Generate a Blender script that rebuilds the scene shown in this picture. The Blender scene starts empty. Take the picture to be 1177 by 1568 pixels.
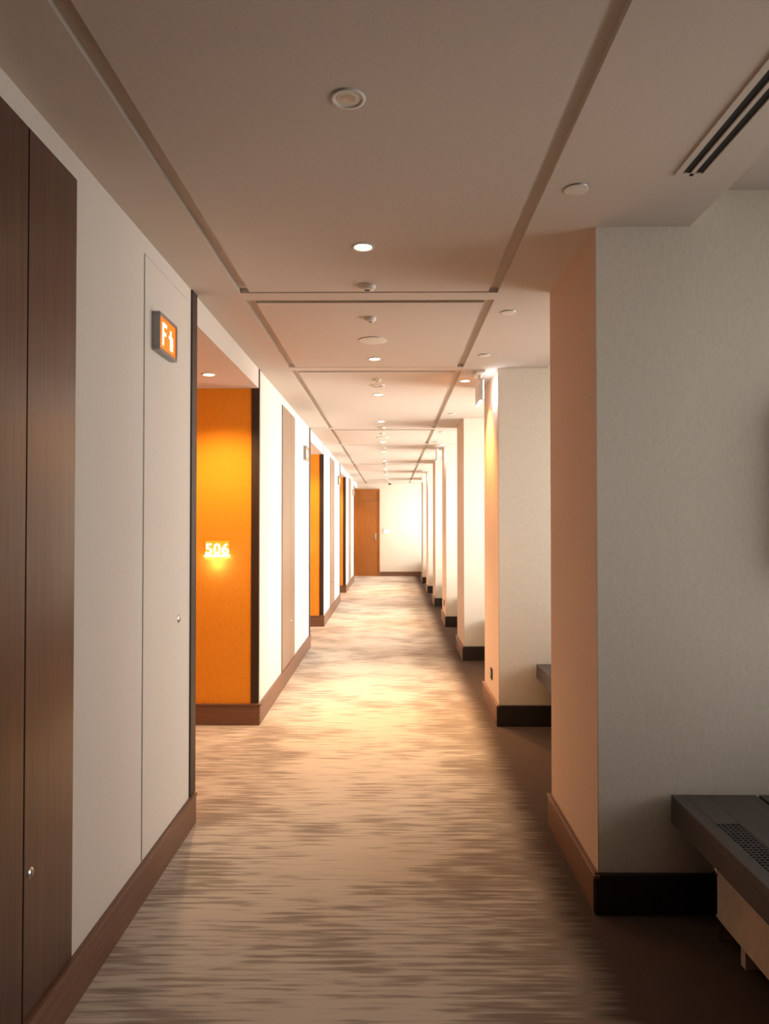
import bpy, bmesh, math, random
from mathutils import Vector, Matrix
random.seed(4)
S = bpy.context.scene
COL = S.collection

# ------------------------------------------------------------------ materials
def new_mat(name):
    m = bpy.data.materials.new(name); m.use_nodes = True
    nt = m.node_tree; b = nt.nodes["Principled BSDF"]
    return m, nt, b
def N(nt, t, **kw):
    n = nt.nodes.new(t)
    for k, v in kw.items():
        if k in n.inputs: n.inputs[k].default_value = v
        else: setattr(n, k, v)
    return n
def L(nt, a, ao, b, bi): nt.links.new(a.outputs[ao], b.inputs[bi])
def coords(nt, scale):
    tc = N(nt, 'ShaderNodeTexCoord'); mp = N(nt, 'ShaderNodeMapping')
    mp.inputs['Scale'].default_value = scale
    L(nt, tc, 'Object', mp, 'Vector'); return mp
def ramp(nt, stops):
    r = nt.nodes.new('ShaderNodeValToRGB')
    e = r.color_ramp.elements
    e[0].position, e[0].color = stops[0][0], (*stops[0][1], 1)
    e[1].position, e[1].color = stops[-1][0], (*stops[-1][1], 1)
    for p, c in stops[1:-1]:
        x = e.new(p); x.color = (*c, 1)
    return r
def mat_flat(name, col, rough=.6, metal=0, noise=0.04, scale=30):
    m, nt, b = new_mat(name)
    mp = coords(nt, (scale,)*3); n = N(nt, 'ShaderNodeTexNoise', Scale=1.0, Detail=4.0); L(nt, mp, 0, n, 'Vector')
    lo = tuple(max(0, c*(1-noise*2)) for c in col); hi = tuple(min(1, c*(1+noise*2)) for c in col)
    r = ramp(nt, [(.3, lo), (.7, hi)]); L(nt, n, 'Fac', r, 'Fac'); L(nt, r, 'Color', b, 'Base Color')
    b.inputs['Roughness'].default_value = rough; b.inputs['Metallic'].default_value = metal
    return m
def mat_fabric(name, col, amt=.06, bump=.08):
    """woven wallpaper: fine horizontal and vertical threads"""
    m, nt, b = new_mat(name)
    mp1 = coords(nt, (420, 420, 40)); n1 = N(nt, 'ShaderNodeTexNoise', Scale=1.0, Detail=2.0); L(nt, mp1, 0, n1, 'Vector')
    mp2 = coords(nt, (45, 45, 420)); n2 = N(nt, 'ShaderNodeTexNoise', Scale=1.0, Detail=2.0); L(nt, mp2, 0, n2, 'Vector')
    a = N(nt, 'ShaderNodeMath', operation='ADD'); L(nt, n1, 'Fac', a, 0); L(nt, n2, 'Fac', a, 1)
    h = N(nt, 'ShaderNodeMath', operation='MULTIPLY'); h.inputs[1].default_value = .5; L(nt, a, 0, h, 0)
    r = ramp(nt, [(.36, tuple(c*(1-amt) for c in col)), (.64, tuple(min(1, c*(1+amt)) for c in col))])
    L(nt, h, 0, r, 'Fac'); L(nt, r, 'Color', b, 'Base Color')
    bp = N(nt, 'ShaderNodeBump', Strength=bump, Distance=.002); L(nt, h, 0, bp, 'Height'); L(nt, bp, 0, b, 'Normal')
    b.inputs['Roughness'].default_value = .85
    return m
def mat_wood(name, dark, light, rough=.4, scale=(90, 90, 3.5), coat=0):
    m, nt, b = new_mat(name)
    mp = coords(nt, scale); n = N(nt, 'ShaderNodeTexNoise', Scale=1.0, Detail=6.0, Roughness=.65, Distortion=.4); L(nt, mp, 0, n, 'Vector')
    r = ramp(nt, [(.3, dark), (.7, light)]); L(nt, n, 'Fac', r, 'Fac'); L(nt, r, 'Color', b, 'Base Color')
    bp = N(nt, 'ShaderNodeBump', Strength=.12, Distance=.002); L(nt, n, 'Fac', bp, 'Height'); L(nt, bp, 0, b, 'Normal')
    b.inputs['Roughness'].default_value = rough
    b.inputs['Coat Weight'].default_value = coat; b.inputs['Coat Roughness'].default_value = .22
    return m
def mat_emit(name, col, s):
    m, nt, b = new_mat(name)
    b.inputs['Base Color'].default_value = (*col, 1)
    b.inputs['Emission Color'].default_value = (*col, 1); b.inputs['Emission Strength'].default_value = s
    return m

M_wall = mat_fabric('wallpaper_cream', (.68, .615, .525), amt=.08)
M_side = mat_fabric('wallpaper_side_warm_shade', (.53, .375, .275), amt=.06)  # warm shade of the pillar sides put into the wallpaper colour
M_wallL = mat_fabric('wallpaper_left', (.63, .575, .52), amt=.04, bump=.05)
M_orange = mat_fabric('wallpaper_orange', (.80, .31, .014), amt=.10)
M_ceil = mat_flat('ceiling_paint', (.54, .465, .40), .9, noise=.02, scale=150)
M_base = mat_wood('baseboard_wood', (.12, .055, .032), (.21, .105, .062), .45, (3, 3, 90))
M_basedark = mat_wood('baseboard_dark', (.012, .009, .008), (.022, .017, .015), .5, (60, 60, 60))
M_walnut = mat_wood('walnut_panel', (.034, .013, .008), (.11, .043, .025), .28, (150, 150, 2.2), coat=.4)
M_closet = mat_wood('oak_panel', (.20, .13, .085), (.30, .20, .135), .4)
M_post = mat_wood('post_wood', (.02, .011, .008), (.04, .022, .016), .5)
M_door = mat_wood('door_wood', (.26, .09, .014), (.38, .145, .028), .4)
M_bench = mat_wood('bench_wood', (.050, .040, .038), (.085, .068, .064), .5, (90, 3, 90))
M_black = mat_flat('black_slot', (.008, .008, .008), .7)
M_metal = mat_flat('metal_dark', (.10, .095, .10), .4, .8)
M_chrome = mat_flat('chrome', (.6, .58, .55), .25, 1)
M_silver = mat_flat('silver_frame', (.30, .28, .27), .4, .7)
M_white = mat_flat('white_plastic', (.62, .56, .50), .5)
M_rad = mat_flat('radiator_enamel', (.62, .48, .36), .45)
M_frame = mat_flat('window_frame_paint', (.20, .19, .18), .5)
M_lamp = mat_emit('lamp_glow', (1, .80, .52), 30)
M_signO = mat_emit('sign_orange', (1, .18, .005), .8)
M_signW = mat_emit('sign_white', (1, .85, .65), 1.4)
M_plate = mat_emit('plate_amber', (.85, .36, .02), .45)
M_digits = mat_emit('digits_glow', (1, .93, .78), 3.0)
M_led = mat_emit('led_cool', (.72, .85, 1), 14)
M_caster = mat_flat('caster_grey', (.14, .15, .14), .9)

mg, nt, b = new_mat('glass')
out = nt.nodes['Material Output']; tr = N(nt, 'ShaderNodeBsdfTransparent'); gl = N(nt, 'ShaderNodeBsdfGlossy'); gl.inputs['Roughness'].default_value = .03
fr = N(nt, 'ShaderNodeFresnel'); mx = N(nt, 'ShaderNodeMixShader')
L(nt, fr, 0, mx, 0); L(nt, tr, 0, mx, 1); L(nt, gl, 0, mx, 2); L(nt, mx, 0, out, 'Surface'); M_glass = mg

# carpet -------------------------------------------------------------
M_carpet, nt, b = new_mat('carpet_streaked')
mp = coords(nt, (4.2, 56, 1)); n1 = N(nt, 'ShaderNodeTexNoise', Scale=1.0, Detail=2.6, Roughness=.5, Distortion=.05); L(nt, mp, 0, n1, 'Vector')
mp2 = coords(nt, (1.9, 2.8, 1)); n2 = N(nt, 'ShaderNodeTexNoise', Scale=1.0, Detail=3.0); L(nt, mp2, 0, n2, 'Vector')
tc = N(nt, 'ShaderNodeTexCoord'); sx = N(nt, 'ShaderNodeSeparateXYZ'); L(nt, tc, 'Object', sx, 0)
def math_(op, a, bb, c=None):
    n = N(nt, 'ShaderNodeMath', operation=op)
    for i, v in enumerate((a, bb, c)):
        if v is None: continue
        if isinstance(v, (int, float)): n.inputs[i].default_value = v
        else: nt.links.new(v, n.inputs[i])
    return n.outputs[0]
X_ = sx.outputs[0]
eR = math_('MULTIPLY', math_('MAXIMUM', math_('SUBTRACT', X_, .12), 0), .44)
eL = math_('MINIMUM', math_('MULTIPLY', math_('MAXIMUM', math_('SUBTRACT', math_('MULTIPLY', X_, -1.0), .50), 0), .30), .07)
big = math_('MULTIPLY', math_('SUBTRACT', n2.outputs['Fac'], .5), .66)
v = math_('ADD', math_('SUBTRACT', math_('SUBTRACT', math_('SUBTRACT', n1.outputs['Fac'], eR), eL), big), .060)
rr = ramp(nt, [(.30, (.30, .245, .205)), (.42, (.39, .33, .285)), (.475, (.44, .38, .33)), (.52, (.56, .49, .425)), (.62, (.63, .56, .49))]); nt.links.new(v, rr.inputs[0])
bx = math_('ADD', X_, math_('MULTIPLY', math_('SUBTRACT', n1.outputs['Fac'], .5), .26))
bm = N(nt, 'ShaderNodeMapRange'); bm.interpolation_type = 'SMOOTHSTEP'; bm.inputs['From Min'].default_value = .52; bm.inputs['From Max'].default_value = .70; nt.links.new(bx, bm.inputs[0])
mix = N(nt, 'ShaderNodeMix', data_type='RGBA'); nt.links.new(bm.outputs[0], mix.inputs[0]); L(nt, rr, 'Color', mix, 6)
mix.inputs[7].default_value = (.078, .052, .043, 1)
fz = N(nt, 'ShaderNodeTexNoise', Scale=260.0, Detail=2.0); L(nt, tc, 'Object', fz, 'Vector')
mul = N(nt, 'ShaderNodeMix', data_type='RGBA', blend_type='MULTIPLY'); mul.inputs[0].default_value = .25
nt.links.new(mix.outputs[2], mul.inputs[6]); L(nt, fz, 'Fac', mul, 7)
nt.links.new(mul.outputs[2], b.inputs['Base Color'])
bp = N(nt, 'ShaderNodeBump', Strength=.35, Distance=.004); L(nt, fz, 'Fac', bp, 'Height'); L(nt, bp, 0, b, 'Normal')
b.inputs['Roughness'].default_value = .95; b.inputs['Specular IOR Level'].default_value = .15

# ------------------------------------------------------------------ geometry helpers
def box_bm(bm, bx):
    x0, x1, y0, y1, z0, z1 = bx
    vs = [bm.verts.new((x, y, z)) for z in (z0, z1) for y in (y0, y1) for x in (x0, x1)]
    fs = [(0, 2, 3, 1), (4, 5, 7, 6), (0, 1, 5, 4), (2, 6, 7, 3), (0, 4, 6, 2), (1, 3, 7, 5)]
    return [bm.faces.new([vs[i] for i in f]) for f in fs]
def mk(name, boxes, parent=None, bevel=0, default=None, seg=2):
    """boxes: list of (x0,x1,y0,y1,z0,z1,mat)"""
    me = bpy.data.meshes.new(name); bm = bmesh.new(); mats = []
    for bx in boxes:
        mt = bx[6] if len(bx) > 6 else default
        if mt not in mats: mats.append(mt)
        for f in box_bm(bm, bx[:6]): f.material_index = mats.index(mt)
    bm.to_mesh(me); bm.free()
    for m in mats: me.materials.append(m)
    o = bpy.data.objects.new(name, me); COL.objects.link(o)
    if parent: o.parent = parent
    if bevel:
        md = o.modifiers.new('bevel', 'BEVEL'); md.width = bevel; md.segments = seg; md.limit_method = 'ANGLE'
    return o
def lathe(name, prof, loc, mats, parent=None, axis='Z', seg=40, scl=1):
    """prof: list of (r,z,matindex) revolve"""
    me = bpy.data.meshes.new(name); bm = bmesh.new(); rings = []
    for r, z, mi in prof:
        if r < 1e-5: rings.append([bm.verts.new((0, 0, z))])
        else: rings.append([bm.verts.new((r*math.cos(2*math.pi*i/seg), r*math.sin(2*math.pi*i/seg), z)) for i in range(seg)])
    for k in range(len(rings)-1):
        a, c = rings[k], rings[k+1]; mi = prof[k][2]
        for i in range(seg):
            j = (i+1) % seg
            if len(a) == 1 and len(c) == 1: continue
            if len(a) == 1: f = bm.faces.new((a[0], c[j], c[i]))
            elif len(c) == 1: f = bm.faces.new((a[i], a[j], c[0]))
            else: f = bm.faces.new((a[i], a[j], c[j], c[i]))
            f.material_index = mi; f.smooth = True
    bmesh.ops.recalc_face_normals(bm, faces=bm.faces)
    bm.to_mesh(me); bm.free()
    for m in mats: me.materials.append(m)
    o = bpy.data.objects.new(name, me); COL.objects.link(o); o.location = loc
    if axis == 'X': o.rotation_euler = (0, math.pi/2, 0)
    if axis == 'Y': o.rotation_euler = (math.pi/2, 0, 0)
    if parent: o.parent = parent
    return o
def empty(name, loc=(0, 0, 0)):
    e = bpy.data.objects.new(name, None); e.empty_display_size = .1; COL.objects.link(e); return e
def text(name, body, size, loc, rot, mat, parent, ext=.002):
    c = bpy.data.curves.new(name, 'FONT'); c.body = body; c.size = size; c.extrude = ext
    c.align_x = 'CENTER'; c.align_y = 'CENTER'; c.offset = .0016; c.materials.append(mat); c.space_character = 1.1
    o = bpy.data.objects.new(name, c); COL.objects.link(o); o.location = loc; o.rotation_euler = rot; o.parent = parent
    return o
def spot(name, loc, power, col, size=120, blend=.8, rad=.03, parent=None, tgt=None):
    l = bpy.data.lights.new(name, 'SPOT'); l.energy = power; l.color = col; l.spot_size = math.radians(size); l.spot_blend = blend; l.shadow_soft_size = rad
    o = bpy.data.objects.new(name, l); COL.objects.link(o); o.location = loc
    if tgt is not None:
        o.rotation_euler = (Vector(tgt)-Vector(loc)).to_track_quat('-Z', 'Y').to_euler()
    if parent: o.parent = parent
    return o

# ------------------------------------------------------------------ layout constants
H = 1.40
ZC = 2.487; ZR = 2.62; ZN = 2.35; TOP = 2.75
XL = -.93; XB = -1.75; XP = .745; XW = 1.95
Y0 = -2.2; YE = 19.25
PS = 2.39; PT = .77
pil = [2.62+PS*k for k in range(-2, 7)]
PER = 4.79
recs = [(3.38+PER*k, 5.03+PER*k) for k in range(3)] + [(17.75, YE)]
WARM = (1, .64, .35)
GD = .022

# floor
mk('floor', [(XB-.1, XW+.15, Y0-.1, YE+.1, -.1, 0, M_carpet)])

# ceiling --------------------------------------------------------------
bx = [(XB-.1, 1.09, Y0-.1, YE+.1, ZC+GD, TOP, M_ceil), (1.09, XW+.15, Y0-.1, YE+.1, ZR, TOP, M_ceil)]
gl, gr = (-.713, -.663), (.452, .500)
bx += [(XL-.0, gl[0], Y0, YE, ZC, ZC+GD, M_ceil), (gr[1], 1.09, Y0, YE, ZC, ZC+GD, M_ceil)]
bounds = []
for k in range(-1, 4):
    bounds += [3.42+PER*k, 5.03+PER*k]
bounds = [q for q in bounds if q > Y0 and q < YE-.3]
bw = .055
for q in bounds:
    bx.append((gl[0], gr[1], q-bw, q+bw, ZC, ZC+GD, M_ceil))       # solid beam between trays
tr = [Y0]+bounds+[YE]
for i in range(len(tr)-1):
    a = tr[i]+(bw+.03 if i > 0 else 0); c = tr[i+1]-(bw+.03 if i < len(tr)-2 else 0)
    bx.append((gl[1], gr[0], a, c, ZC-.004, ZC+GD, M_ceil))
mk('ceiling', bx)

# left wall -------------------------------------------------------------
segs = []; s = Y0
for a, c in recs:
    segs.append((s, a)); s = c
bx = []
for a, c in segs:
    bx.append((XB, XL, a, c, 0, ZC+GD, M_wallL))
bx.append((XB-.1, XB, Y0-.1, YE, 0, TOP, M_wallL))
for a, c in recs:
    bx.append((XB, XL, a, c, ZN, ZC+GD, M_wallL))
mk('wall_left', bx)
bx = []
for i, (a, c) in enumerate(recs):
    if i < 3: bx.append((XB, XL-.045, c-.012, c, 0, ZN, M_orange))
    bx.append((XB, XL-.045, a, a+.012, 0, ZN, M_orange))
    bx.append((XB, XB+.012, a+.012, c-.012, 0, ZN, M_orange))
mk('wall_recess', bx)
k = 1
for i, (a, c) in enumerate(recs):
    mk('trim_%d' % k, [(XL-.05, XL+.008, a-.07, a+.014, .14, ZC, M_post)], bevel=.002); k += 1
    if i < 3:
        mk('trim_%d' % k, [(XL-.05, XL+.006, c-.016, c+.012, .15, ZC, M_post)], bevel=.002); k += 1

mk('wall_end', [(XB-.1, XW+.1, YE, YE+.1, 0, TOP, M_wall)])
mk('wall_back', [(XB-.1, XW+.1, Y0-.1, Y0, 0, TOP, M_wall)])

# baseboards -------------------------------------------------------------
bx = []
for a, c in segs:
    bx += [(XL, XL+.016, a, c, 0, .128, M_base), (XL, XL+.022, a, c, .128, .142, M_base)]
for i, (a, c) in enumerate(recs):
    if i < 3: bx += [(XB+.012, XL+.016, c-.030, c-.010, 0, .135, M_base), (XB+.012, XL+.02, c-.034, c-.010, .135, .148, M_base)]
mk('baseboard_left', bx, bevel=.002)
mk('baseboard_end', [(-.30, XW, YE-.018, YE, 0, .12, M_base)], bevel=.002)

# pillars ------------------------------------------------------------------
for i, p in enumerate(pil):
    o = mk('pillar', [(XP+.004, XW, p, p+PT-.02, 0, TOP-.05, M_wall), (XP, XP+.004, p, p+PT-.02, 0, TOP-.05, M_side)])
bx = []
for p in pil:
    bx += [(XP-.017, XP, p-.02, p+PT-.01, 0, .13, M_base), (XP-.021, XP, p-.024, p+PT-.006, .13, .143, M_base),
           (XP-.017, XW-.02, p-.022, p, 0, .143, M_basedark), (XP, XW-.02, p+PT-.02, p+PT, 0, .143, M_basedark)]
mk('baseboard_right', bx, bevel=.002)

# outer wall + windows -------------------------------------------------------
bays = [(pil[i]+PT-.02, pil[i+1]) for i in range(len(pil)-1)] + [(pil[-1]+PT-.02, YE)]
WT = 2.59
bx = [(XW, XW+.1, Y0, YE, 0, .52, M_wall), (XW, XW+.1, Y0, YE, WT, TOP, M_wall)]
s = Y0
wi = 1
for n_, (a, c) in enumerate(bays):
    wa, wc = a+.08, c-.08
    bx.append((XW, XW+.1, s, wa, .52, WT, M_wall)); s = wc
    W = empty('window_%d' % wi); wi += 1
    f = .05
    mk('frame', [(XW+.02, XW+.08, wa, wc, .52, .52+f, M_frame), (XW+.02, XW+.08, wa, wc, WT-f, WT, M_frame),
                 (XW+.02, XW+.08, wa, wa+f, .52+f, WT-f, M_frame), (XW+.02, XW+.08, wc-f, wc, .52+f, WT-f, M_frame),
                 (XW+.03, XW+.07, (wa+wc)/2-.025, (wa+wc)/2+.025, .52+f, WT-f, M_frame)], W, bevel=.003)
    mk('glass', [(XW+.047, XW+.053, wa+f, wc-f, .52+f, WT-f, M_glass)], W)
    mk('handle', [(XW-.01, XW+.03, (wa+wc)/2-.012, (wa+wc)/2+.012, 1.3, 1.42, M_chrome)], W, bevel=.004)
    l = bpy.data.lights.new('daylight', 'AREA'); l.shape = 'RECTANGLE'
    yc = (a+c)/2
    l.color = (1, .98, .93) if yc < 2.6 else (1, .955, .87)
    l.energy = 6 if yc < .5 else (40 if yc < 2.6 else (88 if yc < 5 else (235 if yc < 8 else 280)))
    o = bpy.data.objects.new('daylight', l); COL.objects.link(o); o.location = (XW+.22, (wa+wc)/2, 1.52)
    o.rotation_euler = (0, math.radians(90), 0); o.parent = W
    l.size, l.size_y = 2.05, wc-wa
bx.append((XW, XW+.1, s, YE, .52, WT, M_wall))
mk('wall_right', bx)

# benches + radiators ----------------------------------------------------------
for n_, (a, c) in enumerate(bays):
    B = empty('window_bench'); e = .023
    ya, yc = a+e, c-.023 if c < YE-.1 else c
    gx0, gx1 = 1.045, 1.125
    gy0, gy1 = ya+.22, yc-.25
    mk('seat_board', [(1.0, gx0, ya, yc, .395, .431), (gx1, 1.30, ya, yc, .395, .431), (gx0, gx1, ya, gy0, .395, .431), (gx0, gx1, gy1, yc, .395, .431),
                      (1.312, XW, ya, yc, .395, .431)], B, bevel=.002, default=M_bench)
    mk('front_apron', [(1.0, 1.03, ya, yc, .335, .395)], B, default=M_bench)
    mk('support_rail', [(1.28, 1.34, ya, yc, .34, .395), (1.86, XW, ya, yc, .30, .395)], B, default=M_basedark)
    g = [(gx0, gx1, gy0, gy1, .395, .403, M_black), (gx0, gx0+.006, gy0, gy1, .403, .429, M_metal), (gx1-.006, gx1, gy0, gy1, .403, .429, M_metal)]
    st = .016 if n_ in (1, 2) else .03
    y = gy0
    while y < gy1-.006:
        g.append((gx0+.006, gx1-.006, y, y+st*.45, .420, .430, M_metal)); y += st
    for q in range(1, 5): g.append((gx0+q*.016-.003, gx0+q*.016+.003, gy0, gy1, .421, .429, M_metal))
    mk('air_grille', g, B)
    R = empty('radiator')
    r0, r1 = ya+.12, yc-.16
    bb = [(1.09, 1.10, r0, r1, .085, .25, M_rad), (1.19, 1.20, r0, r1, .085, .25, M_rad), (1.10, 1.19, r0, r0+.01, .085, .25, M_rad), (1.10, 1.19, r1-.01, r1, .085, .25, M_rad),
          (1.086, 1.09, r0, r1, .235, .25, M_rad), (1.086, 1.09, r0, r1, .085, .095, M_rad)]
    y = r0+.02
    while y < r1-.02: bb.append((1.10, 1.19, y, y+.006, .235, .247, M_rad)); y += .022
    mk('casing', bb, R, bevel=.001)
    mk('heating_core', [(1.115, 1.175, r0+.03, r1-.03, .12, .20, M_metal)], R)
    mk('feet', [(1.11, 1.18, r0+.12, r0+.15, 0, .12, M_rad), (1.11, 1.18, r1-.15, r1-.12, 0, .12, M_rad)], R)
    lathe('valve', [(0, 0, 0), (.018, 0, 0), (.02, .03, 0), (.014, .05, 0), (0, .05, 0)], (1.085, r1+.01, .235), [M_chrome], R, 'X')
    mk('supply_pipe', [(1.10, 1.112, r1+.004, r1+.016, 0, .24, M_chrome)], R, bevel=.003)

# left wall doors: cupboard doors, flush service doors, locks, signs ---------
dn = 6
for k in range(0, 4):
    o_ = PER*k
    if 1.3+o_ > 17.6: break
    M = M_walnut if k == 0 else M_closet
    D = empty('door_%d' % dn); dn += 1
    ya = 1.30+o_
    if k == 0: ya = -1.2
    mk('shadow_gap', [(XL, XL+.002, ya-.006, 2.092+o_, .142, 2.416, M_black)], D)
    mk('leaf', [(XL+.002, XL+.007, ya, 1.806+o_, .145, 2.41, M)], D, bevel=.001)
    mk('side_leaf', [(XL+.002, XL+.007, 1.812+o_, 2.088+o_, .145, 2.41, M)], D, bevel=.001)
    lathe('lock', [(0, .006, 0), (.006, .006, 1), (.007, .005, 0), (.014, .004, 0), (.016, 0, 0)], (XL+.006, 1.845+o_, .505), [M_chrome, M_black], D, 'X', 24)
    D = empty('door_%d' % dn); dn += 1
    a, c = 2.68+o_, 3.235+o_
    mk('shadow_gap', [(XL, XL+.0008, a, a+.004, .145, 2.42, M_silver), (XL, XL+.0008, c, c+.004, .145, 2.42, M_silver), (XL, XL+.0008, a, c, 2.416, 2.42, M_silver)], D)
    mk('leaf', [(XL, XL+.003, a+.004, c, .145, 2.416, M_wallL)], D, bevel=.001)
    lathe('lock', [(0, .006, 0), (.006, .006, 1), (.008, .005, 0), (.016, .004, 0), (.019, 0, 0)], (XL+.003, 3.13+o_, .985), [M_chrome, M_black], D, 'X', 24)
    G = empty('fire_hydrant_sign')
    sy0, sy1, sz0, sz1 = 2.76+o_, 2.99+o_, 2.075, 2.225
    x0 = XL+.003
    mk('housing', [(x0, x0+.032, sy0, sy1, sz0, sz0+.012), (x0, x0+.032, sy0, sy1, sz1-.012, sz1), (x0, x0+.032, sy0, sy0+.012, sz0+.012, sz1-.012), (x0, x0+.032, sy1-.012, sy1, sz0+.012, sz1-.012),
                   (x0, x0+.006, sy0+.012, sy1-.012, sz0+.012, sz1-.012)], G, bevel=.002, default=M_silver)
    mk('lit_face', [(x0+.006, x0+.026, sy0+.012, sy1-.012, sz0+.012, sz1-.012, M_signO)], G)
    fx0, fx1 = x0+.026, x0+.028
    zz = (sz0+sz1)/2
    pic = []
    pic += [(fx0, fx1, sy0+.05, sy0+.064, zz-.045, zz+.045), (fx0, fx1, sy0+.064, sy0+.10, zz+.031, zz+.045), (fx0, fx1, sy0+.064, sy0+.09, zz-.004, zz+.010)]
    pic += [(fx0, fx1, sy1-.085, sy1-.07, zz-.045, zz+.035), (fx0, fx1, sy1-.10, sy1-.05, zz+.0, zz+.012), (fx0, fx1, sy1-.062, sy1-.05, zz-.045, zz+.0)]
    mk('pictogram', pic, G, default=M_signW)

# recess doors, room signs, downlights -------------------------------------------
for i, (a, c) in enumerate(recs):
    D = empty('door_%d' % (i+1))
    d0, d1 = a+.28, min(a+1.25, c-.2)
    xb = XB+.012
    mk('frame', [(xb, xb+.03, d0-.06, d0, 0, 2.16, M_post), (xb, xb+.03, d1, d1+.06, 0, 2.16, M_post), (xb, xb+.03, d0, d1, 2.10, 2.16, M_post)], D, bevel=.002)
    mk('leaf', [(xb, xb+.015, d0, d1, .005, 2.10, M_door)], D)
    mk('lever_handle', [(xb+.015, xb+.02, d1-.09, d1-.05, .92, 1.16, M_chrome), (xb+.02, xb+.05, d1-.078, d1-.062, 1.0, 1.016, M_chrome), (xb+.04, xb+.055, d1-.19, d1-.062, 1.0, 1.016, M_chrome)], D, bevel=.002)
    DL = empty('recess_downlight')
    ly = c-.49 if i < 3 else (a+c)/2; lx = -1.16
    lathe('rim', [(.048, 0, 0), (.046, -.005, 0), (.036, -.006, 0), (.034, -.001, 0)], (lx, ly, ZN), [M_white], DL)
    lathe('bulb', [(.034, -.002, 0), (0, -.003, 0)], (lx, ly, ZN), [M_lamp], DL)
    spot('lamp', (lx, ly, ZN-.02), 95 if i == 0 else 50, (1, .60, .25), 128, .8, .03, DL)
    if i < 3:
        G = empty('room_number_sign')
        sx_, sz_ = -1.216, 1.225; yy = c-.012
        mk('back_plate', [(sx_-.085, sx_+.085, yy-.008, yy, sz_-.01, sz_+.055, M_plate)], G, bevel=.002)
        mk('light_bar', [(sx_-.085, sx_+.085, yy-.02, yy, sz_-.052, sz_-.044, M_led)], G)
        mk('lower_plate', [(sx_-.085, sx_+.085, yy-.006, yy, sz_-.044, sz_-.01, M_plate)], G)
        text('digits', '50%d' % (6+i), .105, (sx_, yy-.011, sz_-.005), (math.pi/2, 0, 0), M_digits, G)
        l = bpy.data.lights.new('glow', 'POINT'); l.energy = .7; l.color = (.5, .75, 1); l.shadow_soft_size = .03
        o = bpy.data.objects.new('glow', l); COL.objects.link(o); o.location = (sx_, yy-.06, sz_-.10); o.parent = G

# end door --------------------------------------------------------------------
D = empty('door_5')
ex0, ex1 = -.945, -.34
mk('frame', [(ex0-.06, ex0, YE-.04, YE, 0, 2.33), (ex1, ex1+.03, YE-.04, YE, 0, 2.33), (ex0, ex1, YE-.04, YE, 2.27, 2.33)], D, default=M_door, bevel=.003)
mk('leaf', [(ex0, ex1, YE-.025, YE, .005, 2.0, M_door), (ex0, ex1, YE-.02, YE, 2.01, 2.27, M_door)], D)
mk('lever_handle', [(ex1-.10, ex1-.06, YE-.03, YE-.025, .95, 1.15, M_chrome), (ex1-.18, ex1-.07, YE-.07, YE-.055, 1.03, 1.045, M_chrome), (ex1-.085, ex1-.07, YE-.07, YE-.03, 1.03, 1.045, M_chrome)], D)
G = empty('wall_sign')
mk('plate', [(-.21, -.03, YE-.012, YE, 1.15, 1.27, M_white)], G, bevel=.002)
mk('lit_strip', [(-.20, -.04, YE-.016, YE-.012, 1.16, 1.23, mat_emit('sign_cool', (.8, .9, 1), 3)), ], G)

# ceiling fixtures --------------------------------------------------------------
XF = -.11; zc = ZC-.004
def downlight(y, lit, power=10, col=WARM, x=XF, z=zc, size=130):
    D = empty('ceiling_downlight')
    lathe('rim', [(.045, 0, 0), (.044, -.004, 0), (.036, -.005, 0), (.033, -.001, 0)], (x, y, z), [M_white], D)
    lathe('bulb' if lit else 'reflector', [(.033, -.0015, 0), (.02, -.0025, 0 if lit else 1), (.012, -.004, 0 if lit else 1), (0, -.004, 0)], (x, y, z), [M_lamp if lit else M_white, M_silver], D)
    if lit: spot('lamp', (x, y, z-.02), power, col, size, .9, .03, D)
def detector(y, r=.04, x=XF, z=zc):
    lathe('smoke_detector', [(r, 0, 0), (r, -.008, 0), (r*.8, -.018, 0), (r*.35, -.022, 1), (0, -.022, 1)], (x, y, z), [M_white, M_black])
def disc(y, r, x, z=ZC, name='ceiling_access_cover'):
    lathe(name, [(r, 0, 1), (r*.98, -.004, 0), (r*.9, -.005, 0), (0, -.0055, 0)], (x, y, z), [M_white, M_silver])
def speaker(y):
    R = [(.06, 0, 0), (.058, -.006, 0), (.045, -.007, 1), (.038, -.006, 0), (.028, -.007, 1), (.022, -.006, 0), (0, -.007, 0)]
    lathe('ceiling_speaker', R, (XF, y, zc), [M_white, M_black])
downlight(1.81, False)
for k in range(4):
    o_ = PER*k
    for yy, pw, sz in ((2.79, 14, 80), (4.70, 100, 95), (6.0, 240, 84)):
        if yy+o_ < YE-.3: downlight(yy+o_, True, pw*(1 if k == 0 else .8), size=sz)
    if 3.25+o_ < YE: detector(3.25+o_)
    if 3.76+o_ < YE: detector(3.76+o_, .03)
    if 4.22+o_ < YE: disc(4.22+o_, .085, XF, zc, 'ceiling_speaker')
    if 5.36+o_ < YE: detector(5.36+o_, .035)
    if 5.60+o_ < YE: speaker(5.60+o_)
for q in [2.32, 3.68, 4.62, 7.1, 8.5, 9.5, 10.9, 12.0, 13.3, 14.4]:
    disc(q, .04, .60)
downlight(5.45, True, 190, (1, .48, .14), .56, ZC, 90)

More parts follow.
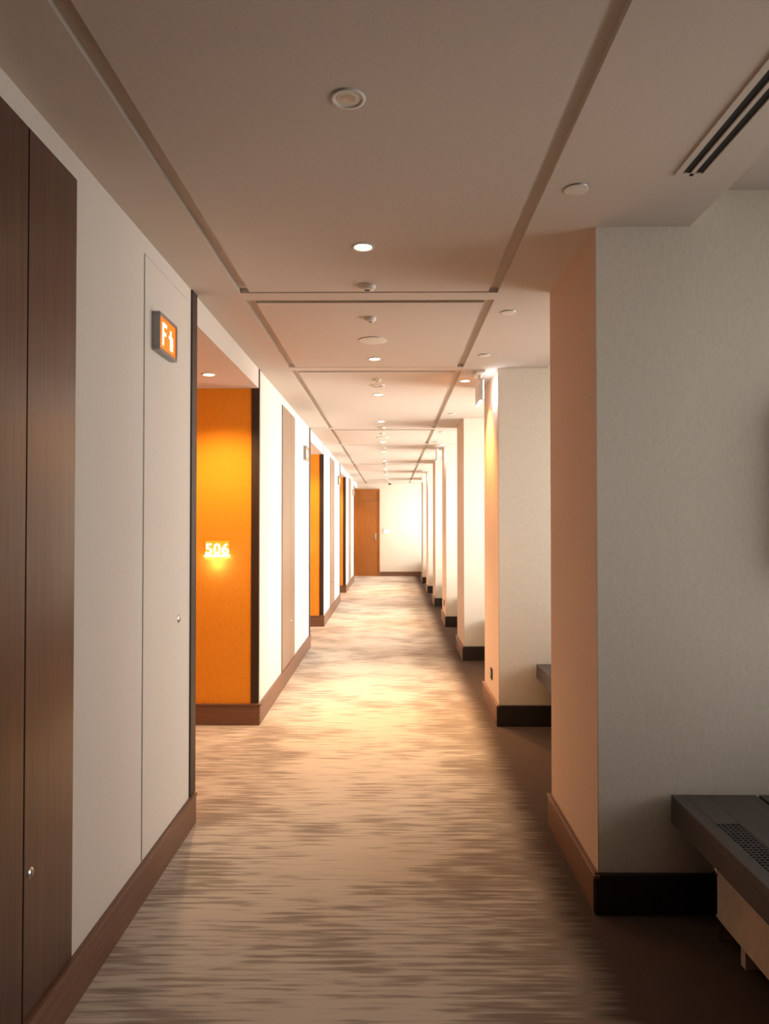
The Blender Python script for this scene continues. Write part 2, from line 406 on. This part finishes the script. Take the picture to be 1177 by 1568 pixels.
# linear air vent
V = empty('air_vent')
vx = [.878, .982]; vy0, vy1 = 1.0, 2.225; z1 = ZC
mk('slot_void', [(.898, .924, vy0+.02, vy1-.015, z1-.001, z1+.0, M_black), (.936, .962, vy0+.02, vy1-.015, z1-.001, z1, M_black)], V)
mk('frame', [(vx[0], .898, vy0, vy1, z1-.006, z1), (.924, .936, vy0, vy1, z1-.006, z1), (.962, vx[1], vy0, vy1, z1-.006, z1),
             (.898, .962, vy0, vy0+.02, z1-.006, z1), (.898, .962, vy1-.015, vy1, z1-.006, z1)], V, default=M_ceil)

# hanging exit signs near pillars
for k in range(3):
    y = 5.15+PER*k
    if y > 15: break
    G = empty('exit_sign')
    mk('ceiling_mount', [(.60, .66, y-.10, y+.10, ZC-.02, ZC, M_white)], G, bevel=.002)
    mk('stem', [(.622, .638, y-.01, y+.01, ZC-.07, ZC-.02, M_white)], G)
    mk('panel', [(.618, .642, y-.14, y+.14, ZC-.22, ZC-.07, M_white)], G, bevel=.002)
    mk('lit_face', [(.642, .646, y-.13, y+.13, ZC-.21, ZC-.08, M_led)], G)
    mk('underside_led', [(.622, .638, y-.12, y+.12, ZC-.224, ZC-.22, M_led)], G)

# sockets on pillar sides
for i in (3, 5):
    p = pil[i]
    G = empty('wall_socket')
    mk('plate', [(XP-.008, XP, p+.30, p+.38, .25, .33, M_black)], G, bevel=.002)
    lathe('outlet', [(.022, 0, 0), (.022, -.002, 0), (0, -.001, 0)], (XP-.008, p+.34, .29), [M_metal], G, 'X', 20)

# unseen block added on the pillar face to cast a soft shadow
G = empty('shadow_caster')
p = pil[2]
mk('caster_body', [(1.45, 1.78, p-.07, p-.005, 1.20, 1.85, M_caster)], G, bevel=.03, seg=5)
mk('caster_back', [(1.47, 1.76, p-.006, p, 1.22, 1.83, M_basedark)], G)
lathe('ceiling_camera', [(.05, 0, 0), (.05, -.02, 1), (.035, -.05, 1), (0, -.06, 1)], (-.04, YE-.35, ZC-.004), [M_white, M_black])

# ------------------------------------------------------------------ world + camera
w = bpy.data.worlds.new('World'); S.world = w; w.use_nodes = True
bg = w.node_tree.nodes['Background']; sk = w.node_tree.nodes.new('ShaderNodeTexSky'); sk.sky_type = 'HOSEK_WILKIE'; sk.turbidity = 6
w.node_tree.links.new(sk.outputs[0], bg.inputs[0]); bg.inputs[1].default_value = .4

cam = bpy.data.cameras.new('Camera'); co = bpy.data.objects.new('Camera', cam); COL.objects.link(co); S.camera = co
cam.sensor_fit = 'VERTICAL'; cam.sensor_height = 36; cam.lens = 36*1100/1568; cam.clip_start = .05
co.location = (0, 0, H)
co.rotation_euler = (math.radians(90)+math.atan(18/1100), 0, math.atan(10.5/1100))
S.view_settings.view_transform = 'Standard'
S.view_settings.exposure = -.05
